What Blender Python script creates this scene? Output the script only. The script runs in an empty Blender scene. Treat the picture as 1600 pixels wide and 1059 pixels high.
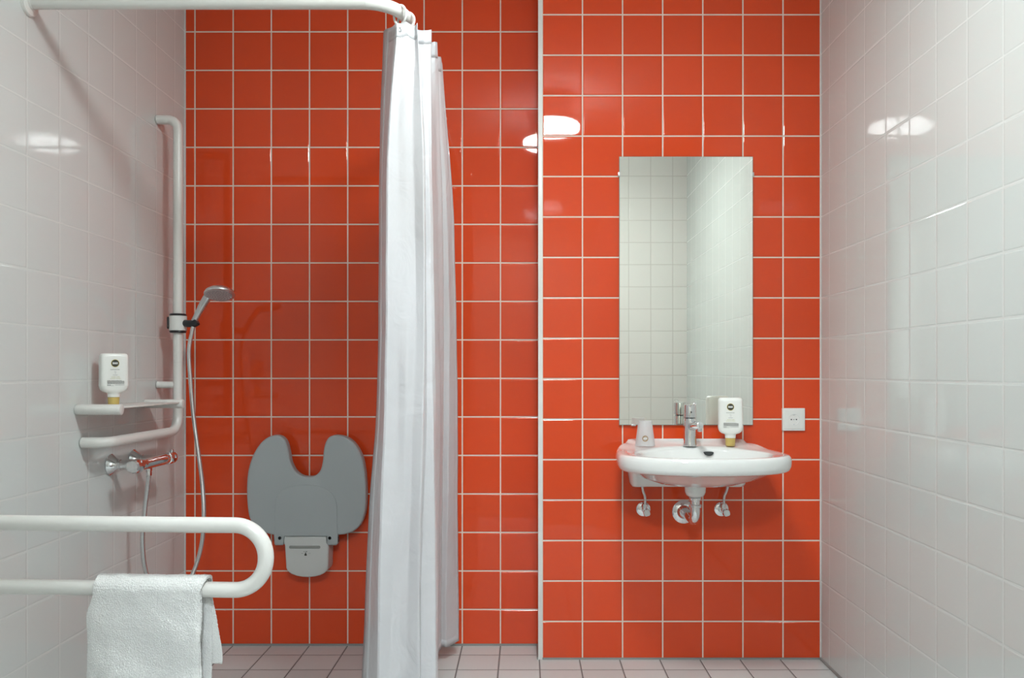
import bpy, bmesh, math, random
from mathutils import Vector, Matrix
random.seed(4)
PI = math.pi
C = bpy.context.scene.collection
scene = bpy.context.scene

# ------------------------------------------------------------------ camera, world, exposure
F, VX, VY, HC = 1245.0, 820.0, 580.0, 1.077     # focal length and vanishing point (px of a 1600x1059 frame), eye height
cam_d = bpy.data.cameras.new('camera')
cam = bpy.data.objects.new('camera', cam_d); C.objects.link(cam)
cam.location = (0, 0, HC); cam.rotation_euler = (PI/2, 0, 0)
cam_d.sensor_width = 36; cam_d.lens = 36*F/1600
cam_d.shift_x = -(VX-800)/1600; cam_d.shift_y = (VY-529.5)/1600
cam_d.clip_start = 0.02
scene.camera = cam
world = bpy.data.worlds.new('world'); scene.world = world; world.use_nodes = True
world.node_tree.nodes['Background'].inputs[0].default_value = (0.9, 0.93, 1, 1)
world.node_tree.nodes['Background'].inputs[1].default_value = 0.3
scene.view_settings.view_transform = 'Standard'; scene.view_settings.look = 'None'
scene.view_settings.gamma = 1; scene.view_settings.use_curve_mapping = False
scene.view_settings.exposure = 1.77
LAMP_W = 30.0        # bathroom ceiling lamp
FILL_W = 58.0        # added fill lamp, unseen in the entrance behind the camera

# ------------------------------------------------------------------ room numbers (metres)
XL, XR = -1.335, 1.1066          # side walls
YF, YN, YD = 3.13, 2.98, 0.5     # far wall, projecting wall, door wall
XS = 0.0503                      # edge of the projecting wall
ZC = 2.60
def W(px, py, Y): return Vector(((px-VX)*Y/F, Y, HC-(py-VY)*Y/F))

# ------------------------------------------------------------------ helpers
def tag(o, label=None, cat=None, group=None, kind=None):
    if label: o['label'] = label
    if cat: o['category'] = cat
    if group: o['group'] = group
    if kind: o['kind'] = kind
    return o
def thing(name, label, cat, loc=(0,0,0), group=None, rz=0):
    o = bpy.data.objects.new(name, None); C.objects.link(o)
    o.location = loc; o.rotation_euler = (0,0,rz); o.empty_display_size = 0.03
    return tag(o, label, cat, group)
def obj(name, bm, m, parent=None, smooth=40, recalc=True):
    """links bm (in world coordinates, or in the parent's space when bm_local) as one mesh object"""
    if recalc: bmesh.ops.recalc_face_normals(bm, faces=bm.faces)
    me = bpy.data.meshes.new(name); bm.to_mesh(me); bm.free()
    if not isinstance(m, (list, tuple)): m = [m]
    for k in m: me.materials.append(k)
    o = bpy.data.objects.new(name, me); C.objects.link(o)
    if parent: o.parent = parent
    if smooth:
        for p in me.polygons: p.use_smooth = True
        try: me.set_sharp_from_angle(angle=math.radians(smooth))
        except Exception: pass
    return o
def box(bm, a, b, bev=0, mi=0, seg=2):
    a = Vector(a); b = Vector(b)
    r = bmesh.ops.create_cube(bm, size=1)
    vs = r['verts']
    for v in vs: v.co = Vector(((a[i]+b[i])/2 + v.co[i]*(b[i]-a[i]) for i in range(3)))
    fs = list({f for v in vs for f in v.link_faces})
    for f in fs: f.material_index = mi
    if bev:
        es = list({e for v in vs for e in v.link_edges})
        bmesh.ops.bevel(bm, geom=es, offset=bev, segments=seg, affect='EDGES', profile=0.5)
def fillet(pts, r, n=10):
    pts = [Vector(p) for p in pts]; out = [pts[0]]
    for i in range(1, len(pts)-1):
        p = pts[i]; a = (pts[i-1]-p); b = (pts[i+1]-p)
        rr = r[i-1] if isinstance(r, (list, tuple)) else r
        ang = a.angle(b); d = min(rr/math.tan(ang/2), a.length*0.49, b.length*0.49)
        rad = d*math.tan(ang/2)
        a.normalize(); b.normalize()
        c = p + (a+b).normalized()*(rad/math.sin(ang/2))
        s = p+a*d; e = p+b*d
        v0 = s-c; v1 = e-c; th = v0.angle(v1)
        for k in range(n+1):
            t = k/n
            out.append(c + (v0*math.sin((1-t)*th)+v1*math.sin(t*th))/math.sin(th))
    out.append(pts[-1]); return out
def catmull(pts, n=8):
    pts = [Vector(p) for p in pts]; out = []
    P = [pts[0]*2-pts[1]]+pts+[pts[-1]*2-pts[-2]]
    for i in range(1, len(P)-2):
        for k in range(n):
            t = k/n; a,b,c,d = P[i-1],P[i],P[i+1],P[i+2]
            out.append(0.5*((2*b)+(c-a)*t+(2*a-5*b+4*c-d)*t*t+(3*b-3*c+d-a)*t**3))
    out.append(pts[-1]); return out
def sweep(bm, path, r, n=24, cap=0.0, mi=0, closed=False):
    path = [Vector(p) for p in path]
    rad = list(r) if isinstance(r, (list, tuple)) else [r]*len(path)
    N = len(path); tan = []
    for i in range(N):
        if closed: t = path[(i+1) % N]-path[i-1]
        else: t = path[min(i+1, N-1)]-path[max(i-1, 0)]
        tan.append(t.normalized())
    up = Vector((0,0,1)) if abs(tan[0].z) < 0.9 else Vector((1,0,0))
    u = tan[0].cross(up).normalized(); rings = []
    extra = []
    for i in range(N):
        u = (u - tan[i]*u.dot(tan[i])).normalized(); v = tan[i].cross(u)
        if cap and not closed and i == 0:
            extra = [(path[0], rad[0]-cap, u.copy(), v.copy()), (path[0]+tan[0]*cap*0.3, rad[0]-cap*0.3, u.copy(), v.copy())]
            for (p, q, uu, vv) in extra:
                rings.append([bm.verts.new(p+(uu*math.cos(a)+vv*math.sin(a))*q) for a in [2*PI*k/n for k in range(n)]])
            pp = path[0]+tan[0]*cap
        elif cap and not closed and i == N-1: pp = path[-1]-tan[-1]*cap
        else: pp = path[i]
        rings.append([bm.verts.new(pp+(u*math.cos(a)+v*math.sin(a))*rad[i]) for a in [2*PI*k/n for k in range(n)]])
    if cap and not closed:
        for (p, q) in ((path[-1]-tan[-1]*cap*0.3, rad[-1]-cap*0.3), (path[-1], rad[-1]-cap)):
            rings.append([bm.verts.new(p+(u*math.cos(a)+v*math.sin(a))*q) for a in [2*PI*k/n for k in range(n)]])
    M = len(rings)
    for i in range(M if closed else M-1):
        A, B = rings[i], rings[(i+1) % M]
        for k in range(n):
            f = bm.faces.new((A[k], A[(k+1)%n], B[(k+1)%n], B[k])); f.material_index = mi
    if not closed:
        bm.faces.new(rings[0][::-1]).material_index = mi; bm.faces.new(rings[-1]).material_index = mi
def lathe(bm, prof, origin, axis=(0,0,1), n=40, mi=0, facet=False):
    """prof = [(radius, distance along the axis)]"""
    q = Vector((0,0,1)).rotation_difference(Vector(axis).normalized()); o = Vector(origin); rings = []
    for r, h in prof:
        if r < 1e-6: rings.append([bm.verts.new(o+q@Vector((0,0,h)))])
        else: rings.append([bm.verts.new(o+q@Vector((r*math.cos(2*PI*k/n), r*math.sin(2*PI*k/n), h))) for k in range(n)])
    for A, B in zip(rings, rings[1:]):
        for k in range(n):
            a = [A[k % len(A)], A[(k+1) % len(A)], B[(k+1) % len(B)], B[k % len(B)]]
            a = list(dict.fromkeys(a))
            if len(a) > 2: bm.faces.new(a).material_index = mi
    for R in (rings[0], rings[-1]):
        if len(R) > 2: bm.faces.new(R).material_index = mi
def loft(bm, rings, caps=(True, True), mi=0):
    V = [[bm.verts.new(p) for p in r] for r in rings]; n = len(V[0])
    for A, B in zip(V, V[1:]):
        for k in range(n): bm.faces.new((A[k], A[(k+1)%n], B[(k+1)%n], B[k])).material_index = mi
    if caps[0]: bm.faces.new(V[0][::-1]).material_index = mi
    if caps[1]: bm.faces.new(V[-1]).material_index = mi
def inset_poly(pts, d):
    n = len(pts); out = []
    area = sum(pts[i][0]*pts[(i+1)%n][1]-pts[(i+1)%n][0]*pts[i][1] for i in range(n)); s = 1 if area > 0 else -1
    for i in range(n):
        a = Vector(pts[i-1]); b = Vector(pts[i]); c = Vector(pts[(i+1)%n])
        e1 = (b-a).normalized(); e2 = (c-b).normalized()
        n1 = Vector((-e1.y, e1.x))*s; n2 = Vector((-e2.y, e2.x))*s
        m = (n1+n2); m = m.normalized() if m.length > 1e-6 else n1
        k = max(0.5, m.dot(n1)); out.append(b+m*(d/k))
    return out
def slab(bm, pts, y0, y1, bev=0.004, mi=0, seg=4):
    """outline in (x, z) extruded in y; y0 is the front (towards the camera), rounded edge at the front"""
    rings = []
    rings.append([(p[0], y1, p[1]) for p in pts])
    for k in range(seg+1):
        a = k/seg*PI/2; q = inset_poly(pts, bev*(1-math.cos(a))) if k else [Vector(p) for p in pts]
        rings.append([(p[0], y0+bev*(1-math.sin(a)), p[1]) for p in q])
    loft(bm, rings, mi=mi)
def rrect(cx, cz, w, h, r, n=6):
    out = []
    for (sx, sz, a0) in ((1,1,0),(-1,1,90),(-1,-1,180),(1,-1,270)):
        for k in range(n+1):
            a = math.radians(a0+90*k/n)
            out.append((cx+sx*(w/2-r)+r*math.cos(a), cz+sz*(h/2-r)+r*math.sin(a)))
    return out
def text_bm(bm, s, size, at, cx=True, y=0.0, mi=0, bold=0.0, sx=1.0):
    cu = bpy.data.curves.new('t', 'FONT'); cu.body = s; cu.size = size; cu.offset = bold
    cu.align_x = 'CENTER' if cx else 'LEFT'; cu.align_y = 'CENTER'; cu.resolution_u = 3
    ob = bpy.data.objects.new('t', cu); C.objects.link(ob)
    bpy.context.view_layer.update()
    me = bpy.data.meshes.new_from_object(ob.evaluated_get(bpy.context.evaluated_depsgraph_get()))
    b2 = bmesh.new(); b2.from_mesh(me); vm = {}
    for v in b2.verts: vm[v.index] = bm.verts.new((at[0]+v.co.x*sx, y, at[1]+v.co.y))
    for f in b2.faces:
        try: bm.faces.new([vm[v.index] for v in f.verts]).material_index = mi
        except ValueError: pass
    b2.free(); bpy.data.meshes.remove(me); bpy.data.objects.remove(ob); bpy.data.curves.remove(cu)
def disc(bm, cx, cz, r, y, n=32, mi=0, r0=0, axis=None):
    o = [bm.verts.new((cx+r*math.cos(2*PI*k/n), y, cz+r*math.sin(2*PI*k/n))) for k in range(n)]
    if r0:
        i = [bm.verts.new((cx+r0*math.cos(2*PI*k/n), y, cz+r0*math.sin(2*PI*k/n))) for k in range(n)]
        for k in range(n): bm.faces.new((o[k], o[(k+1)%n], i[(k+1)%n], i[k])).material_index = mi
    else: bm.faces.new(o).material_index = mi

# ------------------------------------------------------------------ materials
def mat(name, col, rough=0.4, metal=0.0, spec=0.5, **kw):
    m = bpy.data.materials.new(name); m.use_nodes = True
    nt = m.node_tree; b = nt.nodes['Principled BSDF']
    b.inputs['Base Color'].default_value = (*col, 1); b.inputs['Roughness'].default_value = rough
    b.inputs['Metallic'].default_value = metal; b.inputs['Specular IOR Level'].default_value = spec
    for k, v in kw.items(): b.inputs[k.replace('_', ' ')].default_value = v
    tc = nt.nodes.new('ShaderNodeTexCoord'); nz = nt.nodes.new('ShaderNodeTexNoise'); nz.inputs['Scale'].default_value = 6; nz.inputs['Detail'].default_value = 0
    hv = nt.nodes.new('ShaderNodeHueSaturation'); mr = nt.nodes.new('ShaderNodeMapRange'); mr.inputs[3].default_value = 0.985; mr.inputs[4].default_value = 1.015
    hv.inputs['Color'].default_value = (*col, 1)
    nt.links.new(tc.outputs['Object'], nz.inputs['Vector']); nt.links.new(nz.outputs[0], mr.inputs[0]); nt.links.new(mr.outputs[0], hv.inputs['Value']); nt.links.new(hv.outputs[0], b.inputs['Base Color'])
    return m
def tile_mat(name, ua, va, pu, pv, ou, ov, col, gcol, gw=0.0050, rough=0.08, tilt=0.25, var=0.04, bdist=0.0012, spec=0.5, groutrough=0.7):
    m = bpy.data.materials.new(name); m.use_nodes = True
    nt = m.node_tree; L = nt.links; b = nt.nodes['Principled BSDF']
    def node(t): return nt.nodes.new(t)
    def mth(op, a, c=None, d=None):
        n = node('ShaderNodeMath'); n.operation = op
        for i, x in enumerate((a, c, d)):
            if x is None: continue
            if isinstance(x, (int, float)): n.inputs[i].default_value = x
            else: L.new(x, n.inputs[i])
        return n.outputs[0]
    def sstep(x, lo, hi):
        n = node('ShaderNodeMapRange'); n.interpolation_type = 'SMOOTHSTEP'
        L.new(x, n.inputs[0]); n.inputs[1].default_value = lo; n.inputs[2].default_value = hi
        return n.outputs[0]
    geo = node('ShaderNodeNewGeometry'); sp = node('ShaderNodeSeparateXYZ'); L.new(geo.outputs['Position'], sp.inputs[0])
    u = mth('DIVIDE', mth('SUBTRACT', sp.outputs[ua], ou), pu); v = mth('DIVIDE', mth('SUBTRACT', sp.outputs[va], ov), pv)
    fu, fv = mth('FRACT', u), mth('FRACT', v)
    du = mth('MULTIPLY', mth('MINIMUM', fu, mth('SUBTRACT', 1.0, fu)), pu)
    dv = mth('MULTIPLY', mth('MINIMUM', fv, mth('SUBTRACT', 1.0, fv)), pv)
    d = mth('MINIMUM', du, dv)
    mask = sstep(d, gw/2-0.0006, gw/2+0.0006); pil = sstep(d, gw/2-0.0003, gw/2+0.0035)
    cb = node('ShaderNodeCombineXYZ'); L.new(mth('FLOOR', u), cb.inputs[0]); L.new(mth('FLOOR', v), cb.inputs[1])
    wn = node('ShaderNodeTexWhiteNoise'); wn.noise_dimensions = '2D'; L.new(cb.outputs[0], wn.inputs['Vector'])
    cs = node('ShaderNodeSeparateColor'); L.new(wn.outputs['Color'], cs.inputs[0])
    t1 = mth('MULTIPLY', mth('SUBTRACT', fu, 0.5), mth('SUBTRACT', cs.outputs[0], 0.5))
    t2 = mth('MULTIPLY', mth('SUBTRACT', fv, 0.5), mth('SUBTRACT', cs.outputs[1], 0.5))
    nz = node('ShaderNodeTexNoise'); nz.inputs['Scale'].default_value = 9; nz.inputs['Detail'].default_value = 1
    h = mth('ADD', pil, mth('MULTIPLY', mth('ADD', t1, t2), tilt*2))
    h = mth('ADD', h, mth('MULTIPLY', nz.outputs[0], 0.10))
    bp = node('ShaderNodeBump'); bp.inputs['Strength'].default_value = 1; bp.inputs['Distance'].default_value = bdist
    L.new(h, bp.inputs['Height']); L.new(bp.outputs[0], b.inputs['Normal'])
    # tile colour with a small per-tile firing difference
    hv = node('ShaderNodeHueSaturation'); hv.inputs['Color'].default_value = (*col, 1)
    L.new(mth('ADD', mth('MULTIPLY', mth('SUBTRACT', cs.outputs[2], 0.5), var*2), 1.0), hv.inputs['Value'])
    mx = node('ShaderNodeMix'); mx.data_type = 'RGBA'; L.new(mask, mx.inputs[0])
    mx.inputs[6].default_value = (*gcol, 1); L.new(hv.outputs[0], mx.inputs[7]); L.new(mx.outputs[2], b.inputs['Base Color'])
    mr = node('ShaderNodeMapRange'); L.new(mask, mr.inputs[0]); mr.inputs[3].default_value = groutrough; mr.inputs[4].default_value = rough
    L.new(mr.outputs[0], b.inputs['Roughness']); b.inputs['Specular IOR Level'].default_value = spec
    return m
RED = (0.70, 0.068, 0.016); RG = (0.76, 0.65, 0.55)
WT = (0.63, 0.64, 0.62); WG = (0.68, 0.68, 0.66)
PV = 0.1512
T_far = tile_mat('red_tile_far', 0, 2, 0.15, PV, -1.1456, 0.142, RED, RG, rough=0.03, spec=0.42, var=0.03, tilt=0.12)
T_near = tile_mat('red_tile_near', 0, 2, 0.15, PV, 0.2156, 0.142, RED, RG, rough=0.03, spec=0.42, var=0.03, tilt=0.12)
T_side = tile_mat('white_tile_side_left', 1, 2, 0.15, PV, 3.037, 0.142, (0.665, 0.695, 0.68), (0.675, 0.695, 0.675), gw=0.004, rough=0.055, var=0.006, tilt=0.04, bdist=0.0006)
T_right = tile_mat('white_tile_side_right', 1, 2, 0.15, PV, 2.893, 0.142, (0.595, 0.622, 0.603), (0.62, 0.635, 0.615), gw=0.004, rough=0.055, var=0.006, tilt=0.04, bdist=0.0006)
T_door = tile_mat('white_tile_door_wall', 0, 2, 0.15, PV, 1.01, 0.142, (0.74, 0.745, 0.71), (0.55, 0.54, 0.5), gw=0.004, rough=0.12, var=0.01, tilt=0.1, bdist=0.0007)
T_floor = tile_mat('floor_tile', 0, 1, 0.15, 0.15, -1.1456, 2.877, (0.585, 0.61, 0.60), (0.15, 0.15, 0.145), gw=0.0045, rough=0.35, tilt=0.1, var=0.06)
PLASTER = mat('white_plaster', (0.88, 0.88, 0.86), 0.9)
BEIGE = mat('beige_paint', (0.42, 0.38, 0.32), 0.9)
WOODF = mat('entrance_floor', (0.30, 0.26, 0.22), 0.5)
PAINT = mat('white_powder_coat', (0.75, 0.735, 0.70), 0.28)
PLAST = mat('white_plastic', (0.78, 0.78, 0.75), 0.25)
PROF = mat('profile_white', (0.80, 0.79, 0.76), 0.35)
SILI = mat('grey_silicone', (0.27, 0.27, 0.255), 0.5)
SILW = mat('light_silicone', (0.70, 0.69, 0.67), 0.4)
CER = mat('white_ceramic', (0.79, 0.79, 0.77), 0.06, Coat_Weight=0.5)
CHR = mat('chrome', (0.80, 0.81, 0.82), 0.07, 1.0)
CHR2 = mat('satin_chrome', (0.70, 0.73, 0.74), 0.33, 1.0)
HOSE = mat('silver_hose', (0.66, 0.66, 0.66), 0.24, 0.9)
BLACK = mat('black_plastic', (0.015, 0.017, 0.02), 0.3)
DARK = mat('dark_hole', (0.03, 0.035, 0.035), 0.6)
GREYP = mat('grey_seat_plastic', (0.39, 0.42, 0.42), 0.45)
GREYD = mat('dark_slot', (0.28, 0.285, 0.26), 0.5)
BRKT = mat('bracket_white', (0.60, 0.60, 0.575), 0.35)
GOLD = mat('label_gold', (0.55, 0.45, 0.12), 0.4)
LIME = mat('label_lime', (0.50, 0.50, 0.20), 0.5)
INK = mat('label_black', (0.03, 0.03, 0.02), 0.5)
INKG = mat('label_grey_print', (0.20, 0.20, 0.20), 0.6)
WPRN = mat('label_white', (0.8, 0.8, 0.78), 0.5)
BOT = mat('bottle_white', (0.82, 0.82, 0.78), 0.3)
AMB = mat('amber_cap', (0.74, 0.55, 0.17), 0.22, Transmission_Weight=0.25)
BRN = mat('cup_print_brown', (0.30, 0.19, 0.09), 0.5)
NOZ = mat('nozzle_plate', (0.42, 0.45, 0.47), 0.4, 0.3)
MIR = mat('mirror_glass', (0.93, 0.95, 0.90), 0.0, 1.0)
MEDGE = mat('mirror_edge', (0.25, 0.33, 0.28), 0.2)
def emit(name, col, s):
    m = bpy.data.materials.new(name); m.use_nodes = True; b = m.node_tree.nodes['Principled BSDF']
    b.inputs['Base Color'].default_value = (0.8, 0.8, 0.8, 1)
    b.inputs['Emission Color'].default_value = (*col, 1); b.inputs['Emission Strength'].default_value = s
    return m
LAMP = emit('lamp_opal_glass', (0.90, 0.985, 0.985), LAMP_W)
FILL_LAMP = emit('entrance_fill_glow', (0.80, 0.91, 0.98), FILL_W)

def cup_mat():
    m = bpy.data.materials.new('frosted_cup'); m.use_nodes = True; nt = m.node_tree
    b = nt.nodes['Principled BSDF']; out = nt.nodes['Material Output']
    b.inputs['Base Color'].default_value = (0.85, 0.85, 0.85, 1); b.inputs['Roughness'].default_value = 0.35
    tr = nt.nodes.new('ShaderNodeBsdfTransparent'); tl = nt.nodes.new('ShaderNodeBsdfTranslucent'); tl.inputs[0].default_value = (0.85, 0.85, 0.86, 1)
    m1 = nt.nodes.new('ShaderNodeMixShader'); m1.inputs[0].default_value = 0.4
    nt.links.new(b.outputs[0], m1.inputs[1]); nt.links.new(tl.outputs[0], m1.inputs[2])
    m2 = nt.nodes.new('ShaderNodeMixShader'); m2.inputs[0].default_value = 0.5
    nt.links.new(m1.outputs[0], m2.inputs[1]); nt.links.new(tr.outputs[0], m2.inputs[2]); nt.links.new(m2.outputs[0], out.inputs[0])
    return m
CUP = cup_mat()
def curtain_mat():
    m = bpy.data.materials.new('white_satin_polyester'); m.use_nodes = True; nt = m.node_tree
    b = nt.nodes['Principled BSDF']; out = nt.nodes['Material Output']
    b.inputs['Base Color'].default_value = (0.80, 0.80, 0.82, 1); b.inputs['Roughness'].default_value = 0.22
    b.inputs['Specular IOR Level'].default_value = 0.75; b.inputs['Coat Weight'].default_value = 0.5; b.inputs['Coat Roughness'].default_value = 0.10; b.inputs['Sheen Weight'].default_value = 0.15
    # crumple and weave relief
    tc = nt.nodes.new('ShaderNodeTexCoord'); mp = nt.nodes.new('ShaderNodeMapping'); mp.inputs['Scale'].default_value = (7, 7, 5)
    nt.links.new(tc.outputs['Object'], mp.inputs[0])
    nz = nt.nodes.new('ShaderNodeTexNoise'); nz.inputs['Scale'].default_value = 1.6; nz.inputs['Detail'].default_value = 3; nz.inputs['Distortion'].default_value = 1.3
    nt.links.new(mp.outputs[0], nz.inputs['Vector'])
    bp = nt.nodes.new('ShaderNodeBump'); bp.inputs['Strength'].default_value = 0.55; bp.inputs['Distance'].default_value = 0.012
    nt.links.new(nz.outputs[0], bp.inputs['Height']); nt.links.new(bp.outputs[0], b.inputs['Normal'])
    tl = nt.nodes.new('ShaderNodeBsdfTranslucent'); tl.inputs[0].default_value = (0.90, 0.89, 0.91, 1)
    tr = nt.nodes.new('ShaderNodeBsdfTransparent')
    m1 = nt.nodes.new('ShaderNodeMixShader'); m1.inputs[0].default_value = 0.34
    nt.links.new(b.outputs[0], m1.inputs[1]); nt.links.new(tl.outputs[0], m1.inputs[2])
    m2 = nt.nodes.new('ShaderNodeMixShader'); m2.inputs[0].default_value = 0.05
    nt.links.new(m1.outputs[0], m2.inputs[1]); nt.links.new(tr.outputs[0], m2.inputs[2]); nt.links.new(m2.outputs[0], out.inputs[0])
    return m
CURT = curtain_mat()
def towel_mat():
    m = bpy.data.materials.new('white_terry'); m.use_nodes = True; nt = m.node_tree; b = nt.nodes['Principled BSDF']
    b.inputs['Base Color'].default_value = (0.79, 0.785, 0.765, 1); b.inputs['Roughness'].default_value = 0.95
    b.inputs['Sheen Weight'].default_value = 0.4; b.inputs['Specular IOR Level'].default_value = 0.1
    tc = nt.nodes.new('ShaderNodeTexCoord')
    nz = nt.nodes.new('ShaderNodeTexNoise'); nz.inputs['Scale'].default_value = 420; nz.inputs['Detail'].default_value = 3
    nt.links.new(tc.outputs['Object'], nz.inputs['Vector'])
    bp = nt.nodes.new('ShaderNodeBump'); bp.inputs['Strength'].default_value = 0.7; bp.inputs['Distance'].default_value = 0.002
    nt.links.new(nz.outputs[0], bp.inputs['Height']); nt.links.new(bp.outputs[0], b.inputs['Normal'])
    return m
TERRY = towel_mat()

# ------------------------------------------------------------------ setting
def struct(name, a, b, m, bev=0):
    bm = bmesh.new(); box(bm, a, b, bev)
    return tag(obj(name, bm, m, smooth=0 if not bev else 40), kind='structure')
T = 0.12
YH = -1.6                                            # end of the entrance space behind the camera
struct('floor', (XL-T, YD-T, -0.1), (XR+T, YF+T, 0), T_floor)
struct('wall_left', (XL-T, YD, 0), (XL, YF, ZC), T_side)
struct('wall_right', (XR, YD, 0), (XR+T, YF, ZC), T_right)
struct('wall_back_left', (XL-T, YF, 0), (XS, YF+T, ZC), T_far)
struct('wall_back_right', (XS, YN, 0), (XR, YF+T, ZC), T_near)
struct('ceiling', (XL-T, YD-T, ZC), (XR+T, YF+T, ZC+0.1), PLASTER)
DX0, DX1, DZ = -0.46, 0.50, 2.10
bm = bmesh.new()
box(bm, (XL-T, YD-T, 0), (DX0, YD, ZC)); box(bm, (DX1, YD-T, 0), (XR+T, YD, ZC)); box(bm, (DX0, YD-T, DZ), (DX1, YD, ZC))
tag(obj('wall_front', bm, T_door, smooth=0), kind='structure')
# entrance space on the camera's side of the doorway
struct('floor_entrance', (XL-T, YH-T, -0.1), (XR+T, YD-T, 0), WOODF)
struct('ceiling_entrance', (XL-T, YH-T, ZC), (XR+T, YD-T, ZC+0.1), PLASTER)
struct('wall_entrance_left', (XL-T, YH, 0), (XL, YD-T, ZC), PLASTER)
struct('wall_entrance_right', (XR, YH, 0), (XR+T, YD-T, ZC), PLASTER)
struct('wall_entrance_back', (XL-T, YH-T, 0), (XR+T, YH, ZC), BEIGE)
# corner profile and silicone joints
struct('trim_1', (XS-0.0005, YN-0.003, 0.0), (XS+0.0155, YN, ZC), PROF, 0.001)
struct('trim_2', (XS+0.0156, YN-0.004, 0), (XR, YN, 0.007), SILI)
struct('trim_3', (XL, YF-0.004, 0), (XS, YF, 0.008), SILI)
struct('trim_4', (XR-0.005, YD, 0), (XR, YN-0.004, 0.009), SILI)
struct('trim_5', (XL, YD, 0), (XL+0.005, YF-0.004, 0.009), SILI)
struct('trim_6', (XR-0.004, YN-0.004, 0.009), (XR, YN, ZC), SILW)
struct('trim_7', (XL, YF-0.004, 0.009), (XL+0.004, YF, ZC), SILW)
struct('trim_8', (XS-0.005, YN-0.002, 0), (XS, YF-0.004, 0.008), SILI)

# ------------------------------------------------------------------ lamps
def ceiling_lamp(name, x, y, r, m, label, dep=0.12):
    t = thing(name, label, 'lamp', (x, y, ZC))
    bm = bmesh.new(); lathe(bm, [(r*0.8, 0), (r*0.8, -dep+0.055), (r*0.95, -dep+0.047), (r*0.95, -dep+0.042)], (0,0,0), n=48); obj('lamp_base', bm, PAINT, t)
    bm = bmesh.new()
    pr = [(r*0.93, -dep+0.0415), (r, -dep+0.038), (r, -dep+0.02)] + [(r-0.02+0.02*math.cos(a), -dep+0.02-0.014*math.sin(a)) for a in [PI/2*k/6 for k in range(1, 7)]] + [(r*0.5, -dep+0.002), (0, -dep)]
    lathe(bm, pr, (0,0,0), n=64); obj('lamp_shade', bm, m, t)
    return t
ceiling_lamp('ceiling_lamp', 0.145, 1.56, 0.155, LAMP, 'round opal ceiling lamp over the middle of the bathroom', 0.205)
ceiling_lamp('ceiling_lamp', 0.0, -0.7, 0.17, FILL_LAMP, 'unseen round fill lamp added in the entrance outside the doorway', 0.11)  # added out of view to send frontal fill light through the doorway

# ------------------------------------------------------------------ curtain rail, rings, curtain
t = thing('curtain_rail', 'white L-shaped shower curtain rail running along the top edge and bending to the red wall', 'rail', (XL, 2.14, 2.067))
def loc(o, bm): bmesh.ops.translate(bm, verts=bm.verts, vec=-Vector(o.location)); return bm
XC = -0.332
rail_path = fillet([(XL+0.004, 2.14, 2.067), (XC, 2.14, 2.067), (XC, YF-0.004, 2.067)], 0.105, 16)
bm = bmesh.new(); sweep(bm, rail_path, 0.0175, 28); obj('rail_tube', loc(t, bm), PAINT, t)
for (o, ax, k) in (((XL, 2.14, 2.067), (1,0,0), 1), ((XC, YF, 2.067), (0,-1,0), 0.70)):
    bm = bmesh.new(); lathe(bm, [(0.037*k, 0), (0.037*k, 0.004), (0.034*k, 0.009), (0.021, 0.012), (0.0195, 0.016)], o, ax); obj('wall_flange', loc(t, bm), PAINT, t)
bm = bmesh.new(); lathe(bm, [(0.0177, 0), (0.0179, 0.0006), (0.0177, 0.0012)], (-0.426, 2.14, 2.067), (1,0,0)); obj('joint_ring', loc(t, bm), SILW, t)

ring_lab = ['white curtain ring nearest the bend of the rail, in front', 'white curtain ring just behind the front one on the rail']
for k, (x, y, rz, tilt) in enumerate(((-0.3425, 2.185, -40, 6), (-0.331, 2.222, -12, -6))):
    bm = bmesh.new(); R = 0.0240
    q = Matrix.Rotation(math.radians(rz), 4, 'Z') @ Matrix.Rotation(math.radians(tilt), 4, 'X')
    pts = [Vector((x, y, 2.0535)) + (q @ Vector((R*math.cos(a), 0, R*1.05*math.sin(a)))) for a in [2*PI*i/40 for i in range(40)]]
    sweep(bm, pts, 0.0034, 12, closed=True)
    o = obj('curtain_ring', bm, PLAST); tag(o, ring_lab[k], 'curtain ring', 'curtain rings on the rail')

# fold edges of the curtain: picture column of each fold at several picture rows, with the fold's real distance
CY = [45, 60, 190, 300, 480, 640, 800, 900, 1059, 1200]
FOLDS = [ # px at the rows, depth at top / at floor
 ([600, 599, 594, 593, 591.5, 589, 576.5, 572.5, 565, 560], 2.27, 2.25),
 ([619, 618, 606, 603.5, 603, 600, 593.5, 591.5, 590, 589], 2.155, 2.11),
 ([627, 628, 620, 622, 624, 622, 617, 613, 610, 608], 2.166, 2.130),
 ([637, 639, 633, 634, 637, 634, 632, 626, 624, 622], 2.168, 2.135),
 ([648, 648, 645, 648, 650, 645, 642, 637, 636, 635], 2.178, 2.142),
 ([652, 653, 661, 664, 664, 662, 658, 656, 656, 656], 2.163, 2.130),
 ([651, 652, 662, 665, 666, 667, 661, 657.5, 657, 657], 2.24, 2.16),
 ([664, 664, 668, 671, 674, 677, 679, 680, 681, 682], 2.235, 2.175),
 ([674, 674.5, 675, 676, 679, 682, 682, 684, 684.5, 685], 2.25, 2.20),
 ([670, 670, 673, 674, 677, 681, 682, 683, 683, 683], 2.33, 2.50),
 ([678, 679, 681, 683, 686, 687, 686, 685, 684, 684], 2.325, 2.90),
 ([683, 683.5, 687, 690, 693, 693, 690, 689, 689, 689], 2.35, 2.935),
 ([679, 679, 685, 691, 693, 693, 691, 690, 690, 690], 2.42, 2.96),
 ([685, 685, 690, 698, 702, 702, 700, 697, 697, 697], 2.44, 2.955),
 ([686, 687, 694, 702, 706, 709, 709, 708, 708, 708], 2.46, 2.99),
 ([687, 688, 697, 707.5, 713, 715, 714.8, 716.5, 717, 717], 2.50, 3.02),
]
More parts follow.
